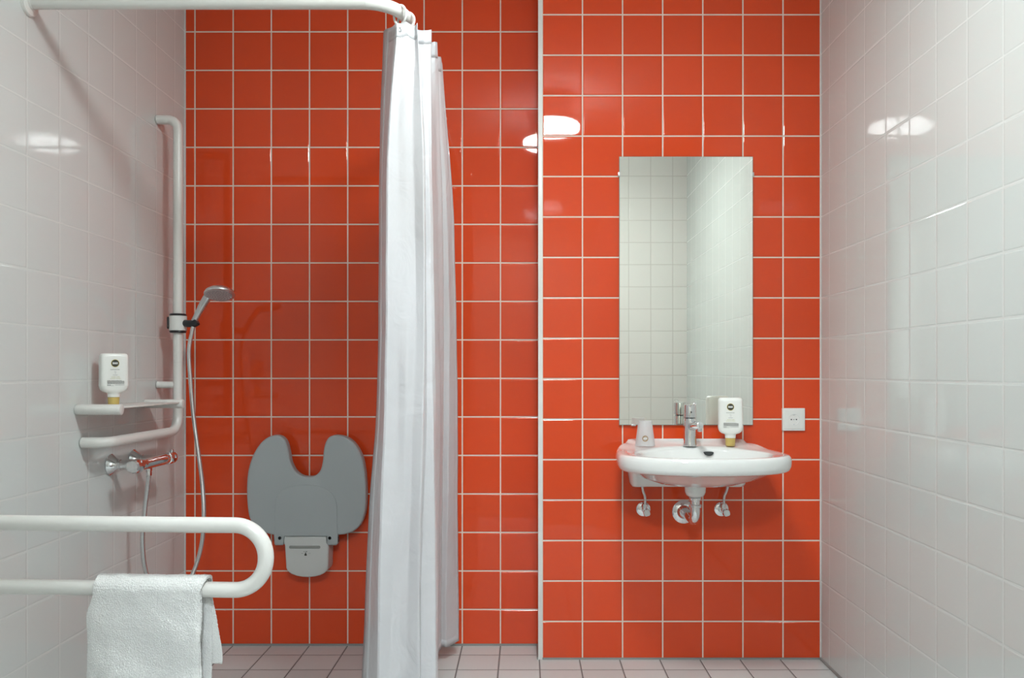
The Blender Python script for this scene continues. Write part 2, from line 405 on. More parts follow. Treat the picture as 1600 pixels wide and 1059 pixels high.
def lerp_tab(xs, ys, x):
    if x <= xs[0]: return ys[0]
    for i in range(1, len(xs)):
        if x <= xs[i]:
            t = (x-xs[i-1])/(xs[i]-xs[i-1]); return ys[i-1]+(ys[i]-ys[i-1])*t
    return ys[-1]
def sm(t): t = max(0, min(1, t)); return t*t*(3-2*t)
ZT, ZB = 2.028, 0.055
def panel(pts, n):
    out = []
    for a, b in zip(pts, pts[1:]):
        for k in range(n): out.append(a.lerp(b, k/n))
    out.append(pts[-1])
    for _ in range(1):
        out = [out[0]]+[out[i-1]*0.25+out[i]*0.5+out[i+1]*0.25 for i in range(1, len(out)-1)]+[out[-1]]
    return out
NR = 150; rows = []
for j in range(NR+1):
    s = j/NR; z = ZT+(ZB-ZT)*s; pts = []
    for fi, (px, d0, d1) in enumerate(FOLDS):
        Y = d0+(d1-d0)*(1-(1-s)**1.5 if d1-d0 > 0.2 else s)
        if 1 <= fi <= 8: Y += 0.0045*math.sin(z*(3.1+1.7*((fi*7)%5))+fi*2.1)*sm(s*4)
        y = VY+(HC-z)*F/Y
        # smoothed column
        p = sum(lerp_tab(CY, px, y+dd)*w for dd, w in ((-50,.15),(-25,.2),(0,.3),(25,.2),(50,.15)))
        if y < 120: p = lerp_tab(CY, px, y)
        pts.append(Vector(((p-VX)*Y/F, Y, z)))
    rows.append(panel(pts, 7))
NCOL = len(rows[0])
def topz(i):     # scalloped head hem hanging from the rings
    u = i/(NCOL-1); y = rows[0][i].y
    return 0.0 + 0.018*sm((y-2.17)/0.1) - 0.008*abs(math.sin(u*PI*5.5))
bm = bmesh.new(); grid = []
for j, r in enumerate(rows):
    s = j/NR; g = []
    for i, p in enumerate(r):
        z = p.z + topz(i)*(1-sm(s/0.12))
        w = 0.0010*math.sin(7*z+i*0.2)+0.0006*math.sin(23*z-i*0.15)
        hem = 0.002*math.sin(i*0.25)*sm((s-0.9)/0.1)
        g.append(bm.verts.new((p.x+w*0.5, p.y+w, z+hem)))
    grid.append(g)
for a, b in zip(grid, grid[1:]):
    for i in range(NCOL-1): bm.faces.new((a[i], a[i+1], b[i+1], b[i]))
t = thing('shower_curtain', 'long white satin shower curtain bunched on the rail beside the shower', 'curtain', (-0.33, 2.3, 2.02))
o = obj('curtain_fabric', loc(t, bm), CURT, t, smooth=24, recalc=False)
sol = o.modifiers.new('thick', 'SOLIDIFY'); sol.thickness = 0.0007; sol.offset = 0
# hems: sewn doubled edges, follow the cloth
def strip(name, idx, cols, thick=0.0010):
    bm = bmesh.new(); rr = []
    for (j) in idx:
        g = []
        for i in cols:
            p = rows[j][i]; s = j/NR; z = p.z + topz(i)*(1-sm(s/0.12))
            w = 0.0010*math.sin(7*z+i*0.2)+0.0006*math.sin(23*z-i*0.15)
            g.append(bm.verts.new((p.x+w*0.5, p.y+w, z+0.002*math.sin(i*0.25)*sm((s-0.9)/0.1))))
        rr.append(g)
    for a, b in zip(rr, rr[1:]):
        for i in range(len(a)-1): bm.faces.new((a[i], a[i+1], b[i+1], b[i]))
    o = obj(name, loc(t, bm), CURT, t, recalc=False, smooth=60)
    sl = o.modifiers.new('thick', 'SOLIDIFY'); sl.thickness = thick; sl.offset = 0
    return o
strip('head_hem', range(0, 4), range(NCOL))
strip('bottom_hem', range(NR-2, NR+1), range(NCOL))
strip('side_hem', range(0, NR+1), range(0, 4), 0.0014)
strip('side_hem', range(0, NR+1), range(NCOL-4, NCOL), 0.0018)
e = rows[1][3*7-5]
bm = bmesh.new(); c = W(625, 46, 2.16)
sweep(bm, [c+Vector((0.0052*math.cos(a), 0, 0.0052*math.sin(a))) for a in [2*PI*k/24 for k in range(24)]], 0.0014, 8, closed=True)
obj('eyelet', loc(t, bm), CHR2, t)

# ------------------------------------------------------------------ shower corner on the left wall
BX, BY = -1.258, 2.89
t = thing('grab_bar', 'white tubular L-shaped grab bar with the hand shower on the left wall', 'grab bar', (XL, BY, 1.4))
bm = bmesh.new()
sweep(bm, fillet([(XL+0.003, BY, 1.989), (BX, BY, 1.989), (BX, BY, 0.862), (BX, 2.40, 0.862), (XL+0.003, 2.40, 0.862)], [0.055, 0.06, 0.055], 10), 0.0165, 28)
obj('bar_tube', loc(t, bm), PAINT, t)
bm = bmesh.new(); sweep(bm, [(XL+0.003, BY, 1.028), (BX, BY, 1.028)], 0.0125, 24); obj('standoff', loc(t, bm), PAINT, t)
bm = bmesh.new(); lathe(bm, [(0.0168, 0), (0.0170, 0.0008), (0.0168, 0.0016)], (BX, BY, 1.108)); obj('joint_ring', loc(t, bm), SILW, t)

t = thing('wall_shelf', 'small white shelf with two round tube brackets on the left shower wall', 'shelf', (XL, 2.58, 0.963))
for y in (2.372, 2.80):
    bm = bmesh.new(); sweep(bm, [(XL+0.0005, y, 0.963), (-1.199, y, 0.963)], 0.0158, 28, cap=0.003); obj('bracket_tube', loc(t, bm), PAINT, t)
bm = bmesh.new(); box(bm, (XL+0.001, 2.389, 0.9655), (-1.207, 2.786, 0.9705), 0.001); obj('shelf_plate', loc(t, bm), PAINT, t)

# bottles
def bottle(x, y, z, rz, label, cat='bottle'):
    t = thing('soap_bottle', label, cat, (x, y, z), 'white soap bottles standing upside down', rz)
    def ring(w, d, h, e=3.2, n=56):
        out = []
        for k in range(n):
            a = 2*PI*k/n; ca, sa = math.cos(a), math.sin(a)
            out.append(((abs(ca)**(2/e))*math.copysign(w, ca), (abs(sa)**(2/e))*math.copysign(d, sa), h))
        return out
    bm = bmesh.new()
    R = [ring(.0185,.0165,.029,2.0), ring(.0192,.017,.041,2.0), ring(.0205,.018,.0425,2.1), ring(.031,.020,.046,2.6), ring(.039,.0222,.052,3), ring(.0425,.0230,.060,3.4),
         ring(.0430,.0235,.066,3.6), ring(.0432,.0235,.066,4.5), ring(.0428,.0235,.12,4.5), ring(.0425,.0235,.160,4.5), ring(.0415,.0225,.168,4), ring(.038,.020,.1725,3.6), ring(.034,.017,.174,3.4)]
    loft(bm, R); obj('bottle_body', bm, BOT, t)
    bm = bmesh.new(); lathe(bm, [(.0155,0), (.0168,.0015), (.0172,.014), (.0178,.0285), (.015,.0289)], (0,0,0), n=32); obj('bottle_cap', bm, AMB, t)
    # printing on the flat front, a hair above the surface
    f = -0.0241; bm = bmesh.new(); cx = -0.002
    disc(bm, cx, .141, .0128, f, mi=0, r0=.0114); disc(bm, cx, .141, .0114, f, mi=1)
    text_bm(bm, 'B&B', .0092, (cx, .141), y=f-.0003, mi=2, bold=.0003)
    obj('logo', bm, [GOLD, INK, WPRN], t, smooth=0)
    bm = bmesh.new(); rnd = random.Random(7)
    def dashes(z, x0, x1, h, mi, gap=.0008, lo=.0015, hi=.005):
        x = x0
        while x < x1-.001:
            w = min(rnd.uniform(lo, hi), x1-x); y_ = f
            vs = [bm.verts.new(c) for c in ((x, y_, z), (x+w, y_, z), (x+w, y_, z+h), (x, y_, z+h))]
            bm.faces.new(vs).material_index = mi; x += w+gap
    dashes(.1195, cx-.0145, cx+.0145, .0014, 0, .0006, .001, .002)
    sweep(bm, [(cx-.003, f, .113), (cx, f, .1145), (cx+.003, f, .112), (cx-.001, f, .108), (cx+.003, f, .106)], .0003, 6, mi=1)
    dashes(.1015, cx-.007, cx+.008, .0010, 1)
    text_bm(bm, 'HAND, HAIR', .0042, (cx+.001, .0955), y=f, mi=2, sx=1.1)
    text_bm(bm, '& BODY WASH', .0042, (cx+.001, .0903), y=f, mi=2, sx=1.1)
    for k in range(6): dashes(.0835-.0021*k, cx-.024, cx+(.028 if k else .02), .0011, 0 if k % 2 else 1)
    dashes(.0688, cx-.024, cx-.012, .0012, 0); dashes(.0688, cx+.0, cx+.028, .0012, 1); dashes(.0668, cx-.024, cx-.004, .0009, 1)
    obj('label_print', bm, [INK, INKG, LIME], t, smooth=0, recalc=False)
    return t
bottle(-1.272, 2.465, 0.9706, math.radians(43), 'white soap bottle standing cap down on the shower shelf at the left wall').scale = (0.93, 0.93, 0.93)
bottle(0.741, 2.873, 0.8085, math.radians(-8), 'white soap bottle standing cap down on the right of the washbasin')

# thermostat mixer
MX, MZ = -1.232, 0.777
t = thing('shower_mixer', 'chrome thermostatic bar mixer under the shower shelf on the left wall', 'tap', (XL, 2.64, MZ))
for y in (2.565, 2.715):
    bm = bmesh.new(); lathe(bm, [(0.034, 0.0005), (0.0345, 0.004), (0.031, 0.008), (0.0165, 0.028), (0.0165, 0.034)], (XL, y, MZ), (1,0,0), 40)
    obj('wall_rosette', loc(t, bm), CHR, t)
    bm = bmesh.new(); sweep(bm, [(XL+0.03, y, MZ), (MX-0.012, y, MZ)], 0.0145, 6 if False else 24); obj('connector', loc(t, bm), CHR, t)
bm = bmesh.new()
def capsule_path(a, b): return [Vector(a).lerp(Vector(b), k/6) for k in range(7)]
sweep(bm, capsule_path((MX, 2.545, MZ), (MX, 2.735, MZ)), 0.0195, 32, cap=0.002); obj('mixer_body', loc(t, bm), CHR, t)
for (a, b) in ((2.543, 2.498), (2.737, 2.79)):
    bm = bmesh.new(); n = 36; sgn = 1 if b > a else -1
    prof = [(0.0185, 0), (0.0215, 0.002), (0.0225, 0.010), (0.0215, abs(b-a)-0.006), (0.0175, abs(b-a))]
    if sgn > 0: prof = [(r*0.93, h) for r, h in prof]
    rings = []
    for r, h in prof: rings.append([(MX+(r+(0.0009 if k % 3 == 0 else 0))*math.cos(2*PI*k/n), a+sgn*h, MZ+(r+(0.0009 if k % 3 == 0 else 0))*math.sin(2*PI*k/n)) for k in range(n)])
    loft(bm, rings)
    obj('control_knob', loc(t, bm), CHR, t, smooth=25)
bm = bmesh.new(); box(bm, (MX-0.002, 2.768, MZ+0.019), (MX+0.008, 2.780, MZ+0.029), 0.002); obj('stop_button', loc(t, bm), CHR, t)
bm = bmesh.new(); lathe(bm, [(0.011, 0), (0.011, -0.008), (0.0095, -0.009), (0.0095, -0.024)], (MX, 2.612, MZ-0.017), n=8); obj('hose_outlet', loc(t, bm), CHR, t, smooth=20)

# shower hose, holder, handset
HY = 2.87
h_pts = [(MX, 2.612, MZ-0.038)] + [W(x, y, Y) for x, y, Y in ((230, 765, 2.613), (226, 800, 2.62), (222.5, 842, 2.63), (226, 885, 2.65), (238, 920, 2.69), (258, 942, 2.72),
        (281, 932, 2.76), (303, 892, 2.80), (315, 850, 2.82), (318.5, 805, 2.83), (316, 755, 2.85), (309, 700, 2.86), (302, 645, HY), (297.5, 590, HY), (295.5, 548, HY), (300, 519, HY), (302.5, 508, HY))]
bm = bmesh.new(); path = catmull(h_pts, 14)
sweep(bm, path, 0.0075, 16); tag(obj('shower_hose', bm, HOSE), 'silver flexible shower hose looping from the mixer up to the hand shower', 'hose')
t = thing('shower_holder', 'white and black sliding holder clamped on the grab bar', 'shower holder', (BX, BY, 1.251))
bm = bmesh.new(); lathe(bm, [(0.020, -0.029), (0.0305, -0.026), (0.031, 0.026), (0.020, 0.029)], (0,0,0), n=40); obj('clamp_sleeve', bm, PLAST, t)
for s in (-1, 1):
    bm = bmesh.new(); lathe(bm, [(0.018, s*0.0285), (0.029, s*0.0285), (0.0295, s*0.0305), (0.027, s*0.0345), (0.018, s*0.0350)], (0,0,0), n=40); obj('end_collar', bm, BLACK, t)
bm = bmesh.new(); slab(bm, rrect(0, 0, 0.018, 0.044, 0.0085), -0.006, 0.006, 0.003)
bmesh.ops.rotate(bm, verts=bm.verts, matrix=Matrix.Rotation(math.radians(-62), 3, 'Z')); bmesh.ops.translate(bm, verts=bm.verts, vec=(-0.0275, -0.014, 0.001)); obj('release_button', bm, BLACK, t)
tip = W(307, 504, HY) - Vector((BX, BY, 1.251))
bm = bmesh.new(); sweep(bm, [(0.026, -0.006, 0), (0.045, -0.012, -0.002), (tip.x-0.008, tip.y, tip.z-0.003), tip+Vector((0.004, 0, 0.005))], [0.013, 0.013, 0.0145, 0.0145], 24, cap=0.003); obj('holder_arm', bm, BLACK, t)

t = thing('hand_shower', 'chrome hand shower with oval grey spray head on the grab bar holder', 'hand shower', W(303, 508, HY))
h0 = W(303, 502, HY); h1 = W(318, 474, HY-0.01); h2 = W(327, 460, HY-0.02)
bm = bmesh.new(); hp = catmull([h0, h0.lerp(h1, .5), h1, h2], 8)
sweep(bm, hp, [0.0105+0.0042*sm(k/(len(hp)-1)) for k in range(len(hp))], 24, cap=0.003); obj('handle', loc(t, bm), CHR2, t)
hc = W(343, 458, HY-0.035); nrm = Vector((0.10, -0.36, -1)).normalized()
bm = bmesh.new(); lathe(bm, [(0, -0.021), (0.020, -0.020), (0.036, -0.015), (0.048, -0.006), (0.0525, 0.002), (0.052, 0.007), (0.046, 0.009)], hc, nrm, 44)
obj('spray_head', loc(t, bm), CHR2, t)
bm = bmesh.new(); lathe(bm, [(0.044, 0.0088), (0.043, 0.0102), (0, 0.0104)], hc, nrm, 40); sp_ = obj('spray_plate', loc(t, bm), NOZ, t)
bm = bmesh.new(); q = Vector((0,0,1)).rotation_difference(nrm)
for k in range(60):
    rr = 0.041*math.sqrt((k+0.5)/60); a = k*2.39996
    lathe(bm, [(0.0012, 0.0100), (0.0010, 0.0118), (0, 0.0119)], hc+q@Vector((rr*math.cos(a), rr*math.sin(a), 0)), nrm, 6)
obj('nozzles', loc(t, bm), PLAST, t)['kind'] = 'stuff'

# ------------------------------------------------------------------ folding seat on the red wall
def crop(px, py): return (360+px/4.073, 660+py/4.073)
YS = 3.065
def out2(pts, Y=YS): return [(v.x, v.z) for v in (W(*crop(*p), Y) for p in pts)]
left = [(250,705),(200,688),(155,650),(127,600),(114,520),(110,430),(115,335),(130,260),(158,190),(198,130),(243,93),(290,79),(332,90),(360,125),(377,190),(388,250),(415,303),(455,335),(503,343),(548,332),(578,298),(592,240),(597,180),(608,130),(634,90),(680,79),(738,91),(790,128),(830,190),(852,260),(863,340),(868,430),(866,520),(853,598),(825,655),(780,692),(730,709)]
sm_out = [ (v.x, v.y) for v in catmull([Vector((a, b, 0)) for a, b in left], 5)]
seat_pts = sm_out + [(684,713),(684,770),(676,778),(626,778),(618,770),(617,722),(345,722),(343,770),(335,778),(292,778),(284,770),(280,712)]
t = thing('folding_shower_seat', 'grey horseshoe-shaped folding shower seat folded up against the red wall', 'shower seat', W(480, 870, YF))
bm = bmesh.new(); slab(bm, out2(seat_pts), YS-0.014, YS+0.022, 0.008, seg=5); obj('seat_pad', loc(t, bm), GREYP, t, smooth=50)
arch = catmull([Vector((a, b, 0)) for a, b in [(283,700),(284,620),(287,520),(300,465),(345,425),(420,402),(490,397),(560,403),(625,432),(662,475),(678,530),(680,620),(682,700)]], 5)
pan = out2([(v.x, v.y) for v in arch]+[(684,716),(684,772),(626,778),(617,722),(345,722),(335,778),(284,772),(281,716)], YS-0.014)
bm = bmesh.new(); slab(bm, pan, YS-0.0165, YS-0.0120, 0.0022, seg=3); obj('raised_panel', loc(t, bm), GREYP, t, smooth=50)
for x in (314, 632):
    c = W(*crop(x, 735), YS-0.0165); bm = bmesh.new(); lathe(bm, [(0.0062, 0), (0.0062, 0.0012), (0.004, 0.0014), (0.004, -0.001)], c, (0,-1,0), 24); obj('hinge_bolt', loc(t, bm), BLACK, t)
bm = bmesh.new(); a = W(*crop(279, 745), YS); b = W(*crop(688, 745), YS)
sweep(bm, [a+Vector((0, 0.006, 0)), b+Vector((0, 0.006, 0))], 0.010, 20); obj('hinge_axle', loc(t, bm), BLACK, t)
def crop7(px, py): return W(440+px/14.125, 830+py/14.125, YS)
bo = [(60,100),(62,262),(80,275),(88,300),(118,800),(150,865),(230,925),(350,970),(480,992),(600,998),(740,986),(860,958),(960,905),(1020,850),(1042,790),(1050,300),(1035,262),(1003,245),(1000,100)]
bm = bmesh.new(); slab(bm, [(v.x, v.z) for v in (crop7(*p) for p in bo)], YS-0.012, YF-0.0005, 0.006); obj('wall_bracket', loc(t, bm), BRKT, t, smooth=50)
s0, s1 = crop7(185, 333), crop7(875, 333)
bm = bmesh.new(); slab(bm, rrect((s0.x+s1.x)/2, s0.z, s1.x-s0.x, 0.0115, 0.0055), YS-0.0126, YS-0.010, 0.0004); obj('bracket_slot', loc(t, bm), GREYD, t)
bm = bmesh.new(); c = crop7(549, 462); yy = YS-0.0124
disc(bm, c.x, c.z, 0.0022, yy, 16); slab(bm, [(c.x-0.0045, c.z-0.0100), (c.x+0.0045, c.z-0.0100), (c.x+0.0045, c.z-0.0055), (c.x+0.002, c.z-0.002), (c.x-0.002, c.z-0.002), (c.x-0.0045, c.z-0.0055)], yy-0.0002, yy+0.0002, 0.0001)
for dx, dz, w, h in ((-0.0062, 0.0055, .0022, .0026), (-0.001, 0.0055, .0014, .0026), (0.0035, 0.0055, .0050, .0020), (-0.0130, -0.001, .0080, .0008), (0.012, -0.001, .0018, .0010), (0.0165, -0.001, .0008, .0036)):
    slab(bm, [(c.x+dx-w/2, c.z+dz-h/2), (c.x+dx+w/2, c.z+dz-h/2), (c.x+dx+w/2, c.z+dz+h/2), (c.x+dx-w/2, c.z+dz+h/2)], yy-0.0002, yy+0.0002, 0.0001)
obj('load_symbol', loc(t, bm), INK, t, smooth=0)

# ------------------------------------------------------------------ fold-down support rail in front, towel
YG = 1.76; Z1, Z2 = 0.7405, 0.5990; RG_ = 0.0170
xe = (432-VX)*YG/F - RG_
rr = (Z1-Z2)/2
t = thing('support_rail', 'white U-shaped fold-down support rail in the foreground holding the towel', 'support rail', (XL, YG, Z2))
pth = fillet([(XL+0.02, YG+0.02, Z1), (xe, YG-0.02, Z1), (xe, YG-0.02, Z2), (XL+0.02, YG+0.02, Z2)], [rr*0.999, rr*0.999], 18)
bm = bmesh.new(); sweep(bm, pth, RG_, 32); obj('rail_tube', loc(t, bm), PAINT, t)
bm = bmesh.new(); box(bm, (XL+0.0005, YG-0.05, Z2-0.06), (XL+0.010, YG+0.09, Z1+0.06), 0.004); obj('wall_plate', loc(t, bm), PAINT, t)
bm = bmesh.new(); box(bm, (XL+0.010, YG-0.005, Z2-0.03), (XL+0.045, YG+0.045, Z1+0.03), 0.006); obj('hinge_block', loc(t, bm), PAINT, t)

def railY(x):
    k = (x-(XL+0.02))/(xe-(XL+0.02)); return YG+0.02-0.04*k
def towel_sheet(bm, rin, th, zf, zb, xl_f, xr_f, xl_b, xr_b, top_l, top_r, nx=46, sag=0.0):
    """folded terry sheet lying over the lower tube: rin = inner radius, th = thickness"""
    def line(rad, z0, z1):
        pts = []
        for k in range(40): pts.append((-rad, z0+(Z2-z0)*k/40, 0.0))
        for k in range(15): a = PI*k/14; pts.append((-rad*math.cos(a), Z2+rad*math.sin(a), k/14))
        for k in range(1, 31): pts.append((rad, Z2+(z1-Z2)*k/30, 1.0))
        return pts
    O, I = line(rin+th, zf, zb), line(rin, zf+0.004, zb+0.004)
    V = []
    for (prof, edge) in ((O, 0), (I, 0)):
        g = []
        for (dy, z, b) in prof:
            row = []
            dz = max(0, Z2-z)
            if b == 0: l, r = xl_f(dz), xr_f(dz)
            elif b == 1: l, r = xl_b(dz), xr_b(dz)
            else:
                l = xl_f(0)*(1-b)+xl_b(0)*b+top_l*math.sin(PI*b); r = xr_f(0)*(1-b)+xr_b(0)*b+top_r*math.sin(PI*b)
            for i in range(nx+1):
                u = i/nx; x = l+(r-l)*u
                ed = 0.0
                row.append((x, dy, z, dz))
            g.append(row)
        V.append(g)
    n = len(O); outv = []; inv = []
    for j in range(n):
        ro, ri = [], []
        for i in range(nx+1):
            for (g, lst, isout) in ((V[0], ro, 1), (V[1], ri, 0)):
                x, dy, z, dz = g[j][i]; u = i/nx
                e = max(0, 1-min(u, 1-u)*nx/2.0)       # round the two side edges
                mid = (V[0][j][i][1]+V[1][j][i][1])/2; dy2 = mid+(dy-mid)*(1-0.55*e)
                wob = 0.004*math.sin(x*34+z*9)*min(1, dz/0.12)+0.002*math.sin(z*50+x*11)*min(1, dz/0.1)
                cl = -0.55*min(dz, .02)*0 
                lst.append(bm.verts.new((x, railY(x)+dy2+wob+cl, z)))
        outv.append(ro); inv.append(ri)
    for j in range(n-1):
        for i in range(nx):
            bm.faces.new((outv[j][i], outv[j][i+1], outv[j+1][i+1], outv[j+1][i]))
            bm.faces.new((inv[j][i], inv[j+1][i], inv[j+1][i+1], inv[j][i+1]))
        bm.faces.new((outv[j][0], outv[j+1][0], inv[j+1][0], inv[j][0]))
        bm.faces.new((outv[j][nx], inv[j][nx], inv[j+1][nx], outv[j+1][nx]))
    for i in range(nx):
        for j in (0, n-1): bm.faces.new((outv[j][i], outv[j][i+1], inv[j][i+1], inv[j][i]))
bm = bmesh.new()
fl = lambda dz: -0.938-0.013*sm(dz/0.06)
towel_sheet(bm, RG_+0.0075, 0.0065, 0.285, 0.425, fl, lambda dz: -0.7015+0.002*math.sin(dz*30), lambda dz: -0.945, lambda dz: -0.697+0.023*sm(dz/0.16), 0.002, 0.006)
towel_sheet(bm, RG_+0.0008, 0.0062, 0.30, 0.30, lambda dz: fl(dz)+0.004, lambda dz: -0.701+0.001*math.sin(dz*40), lambda dz: -0.940, lambda dz: -0.700+0.006*sm(dz/0.1), 0.002, -0.004)
t = thing('hand_towel', 'fluffy white hand towel draped over the lower tube of the support rail', 'towel', (-0.83, YG, Z2+0.03))
o = obj('terry_cloth', loc(t, bm), TERRY, t, smooth=180)
ss = o.modifiers.new('dense', 'SUBSURF'); ss.subdivision_type = 'SIMPLE'; ss.levels = 3; ss.render_levels = 3
for k, (sz, st) in enumerate(((0.035, 0.0035), (0.0030, 0.0016), (0.0015, 0.0022))):
    tx = bpy.data.textures.new('pile_%d' % k, 'CLOUDS'); tx.noise_scale = sz; tx.noise_depth = 1
    dm = o.modifiers.new('pile', 'DISPLACE'); dm.texture = tx; dm.strength = st; dm.mid_level = 0.5; dm.texture_coords = 'LOCAL'

# ------------------------------------------------------------------ mirror
YM = YN-0.010
ma, mb = W(967.5, 244.5, YM), W(1176.5, 664, YM)
t = thing('wall_mirror', 'tall rectangular frameless mirror above the washbasin', 'mirror', ((ma.x+mb.x)/2, YN, (ma.z+mb.z)/2))
bm = bmesh.new(); box(bm, (ma.x, YM, mb.z), (mb.x, YN-0.0045, ma.z)); obj('mirror_backing', loc(t, bm), MEDGE, t, smooth=0)
bm = bmesh.new(); box(bm, (ma.x+0.0018, YM-0.0008, mb.z+0.0018), (mb.x-0.0018, YM-0.0001, ma.z-0.0018)); obj('mirror_glass', loc(t, bm), MIR, t, smooth=0)
for (x, z, w, h) in ((ma.x, W(0, 272, YM).z, .008, .014), (mb.x, W(0, 272, YM).z, .008, .014), (W(990, 0, YM).x, mb.z, .016, .007), (W(1149, 0, YM).x, mb.z, .016, .007)):
    bm = bmesh.new(); box(bm, (x-w/2, YM-0.0018, z-h/2), (x+w/2, YN-0.0005, z+h/2), 0.0008); obj('mirror_clip', loc(t, bm), CHR2, t)

# ------------------------------------------------------------------ socket
c = W(1239, 655, YN); t = thing('wall_socket', 'white square power socket on the red wall right of the washbasin', 'socket', (c.x, YN, c.z))
bm = bmesh.new(); slab(bm, rrect(0, 0, 0.084, 0.084, 0.002, 3), -0.010, -0.0003, 0.002)
obj('socket_frame', bm, PLAST, t, smooth=30)
bm = bmesh.new(); n = 48; rings = []
def sq(a, h):
    ca, sa = math.cos(a), math.sin(a); k = h/max(abs(ca), abs(sa)); return (ca*k, sa*k)
A = [2*PI*k/n for k in range(n)]
rings.append([(sq(a, .0345)[0], -0.0100, sq(a, .0345)[1]) for a in A]); rings.append([(sq(a, .0340)[0], -0.0118, sq(a, .0340)[1]) for a in A])
rings.append([(.0200*math.cos(a), -0.0120, .0200*math.sin(a)) for a in A]); rings.append([(.0192*math.cos(a), -0.0112, .0192*math.sin(a)) for a in A])
rings.append([(.0185*math.cos(a), -0.0102, .0185*math.sin(a)) for a in A])
# the well is sunk into the frame's thickness
loft(bm, rings[:3], caps=(False, False)); obj('socket_insert', bm, PLAST, t, smooth=30)
bm = bmesh.new(); loft(bm, [[(.0200*math.cos(a), -0.0119, .0200*math.sin(a)) for a in A], [(.0194*math.cos(a), -0.0104, .0194*math.sin(a)) for a in A]], caps=(False, True)); obj('socket_well', bm, PROF, t)
bm = bmesh.new()
for (x, z, r) in ((-0.0095, 0, .0026), (0.0095, 0, .0026)): disc(bm, x, z, r, -0.01065, 20)
disc(bm, 0, 0, .0016, -0.01065, 12)
obj('pin_holes', bm, DARK, t, smooth=0)
for z in (-.0180, .0180):
    bm = bmesh.new(); box(bm, (-.0028, -.0125, z-.0018), (.0028, -.0104, z+.0018), .0006); obj('earth_clip', bm, CHR2, t)

# ------------------------------------------------------------------ washbasin
BC = 0.598
def outline(n=120, ax=0.287, bf=0.172, bb=0.40, cy=0.318, ef=2.15, eb=2.6):
    out = []
    for k in range(n):
        a = 2*PI*k/n; ca, sa = math.cos(a), math.sin(a)     # sa > 0: towards the room
        e = ef if sa > 0 else ef+(eb-ef)*min(1, -sa*3); b = bf if sa > 0 else bb
        out.append((math.copysign(ax*abs(ca)**(2/e), ca), cy+math.copysign(b*abs(sa)**(2/e), sa)))
    return out
def ell(a, b, cx, cy, e=2.0, n=120):
    return [(cx+math.copysign(a*abs(math.cos(2*PI*k/n))**(2/e), math.cos(2*PI*k/n)), cy+math.copysign(b*abs(math.sin(2*PI*k/n))**(2/e), math.sin(2*PI*k/n))) for k in range(n)]
OUT = outline()
def scl(pts, s, cx=0, cy=0.28): return [(cx+(x-cx)*s, cy+(y-cy)*s) for x, y in pts]
def bl(A_, B_, t): return [(a[0]*(1-t)+b[0]*t, a[1]*(1-t)+b[1]*t) for a, b in zip(A_, B_)]
IN = ell(0.218, 0.155, 0.012, 0.292, 2.2)
def rearz(y): return 0.012*sm((0.16-y)/0.10)
def ring3(pts, z, rear=1.0, back_up=0.0):
    out = []
    for x, y in pts:
        yy = max(y, 0.0008)
        out.append((BC+x, YN-yy, z+rear*rearz(yy)+back_up*sm((0.032-yy)/0.012)))
    return out
UND = ell(0.20, 0.17, 0, 0.225, 2.2)
rings = [ring3(ell(0.03, 0.03, 0, 0.185), 0.676, 0), ring3(ell(0.075, 0.07, 0, 0.195), 0.680, 0), ring3(ell(0.14, 0.125, 0, 0.21, 2.1), 0.692, 0), ring3(UND, 0.714, 0),
         ring3(bl(UND, OUT, 0.45), 0.738, 0), ring3(bl(UND, OUT, 0.72), 0.745, 0), ring3(scl(OUT, 0.955), 0.7475, 0.3), ring3(scl(OUT, 0.982), 0.7535, 0.5), ring3(scl(OUT, 0.996), 0.7645, 0.7), ring3(OUT, 0.777), ring3(scl(OUT, 0.998), 0.787),
         ring3(scl(OUT, 0.988), 0.7955, 1, 0.010), ring3(scl(OUT, 0.972), 0.8005, 1, 0.012), ring3(scl(OUT, 0.95), 0.8015, 1, 0.012),
         ring3(bl(scl(OUT, 0.95), IN, 0.35), 0.8010, 1, 0.0), ring3(bl(scl(OUT, 0.95), IN, 0.75), 0.7990, 1), ring3(scl(IN, 1.01, 0.012, 0.292), 0.7970, 0.8),
         ring3(IN, 0.7935, 0.6), ring3(scl(IN, 0.975, 0.012, 0.292), 0.784, 0.3), ring3(scl(IN, 0.93, 0.012, 0.285), 0.765, 0), ring3(scl(IN, 0.84, 0.008, 0.27), 0.735, 0),
         ring3(scl(IN, 0.62, 0.0, 0.24), 0.705, 0), ring3(scl(IN, 0.3, 0.0, 0.21), 0.692, 0), ring3(ell(0.022, 0.022, 0, 0.185), 0.688, 0)]
t = thing('washbasin', 'white oval ceramic washbasin mounted on the red wall under the mirror', 'washbasin', (BC, YN, 0.79))
bm = bmesh.new(); loft(bm, rings); obj('basin_bowl', loc(t, bm), CER, t, smooth=60)
# wall skirt under the back of the bowl
bm = bmesh.new(); sk = []
for (z, hw, d) in ((0.652, 0.196, 0.055), (0.655, 0.203, 0.066), (0.664, 0.207, 0.074), (0.70, 0.213, 0.10), (0.735, 0.222, 0.13), (0.765, 0.232, 0.16)):
    n = 40; r = []
    for k in range(n+1):
        u = -1+2*k/n; a = abs(u)
        r.append((BC+hw*u, YN-(d*(1-0.12*sm((0.93-a)/0.2)) if a < 0.97 else d*0.9), z))
    r = [(BC-hw, YN-0.0008, z)]+[p for p in r]+[(BC+hw, YN-0.0008, z)]
    sk.append(r)
loft(bm, sk); obj('wall_skirt', loc(t, bm), CER, t, smooth=50)
bm = bmesh.new(); lathe(bm, [(0.040, 0.69), (0.037, 0.672), (0.036, 0.655), (0.031, 0.643), (0.022, 0.637)], (BC, YN-0.185, 0)); obj('outlet_cup', loc(t, bm), CER, t)
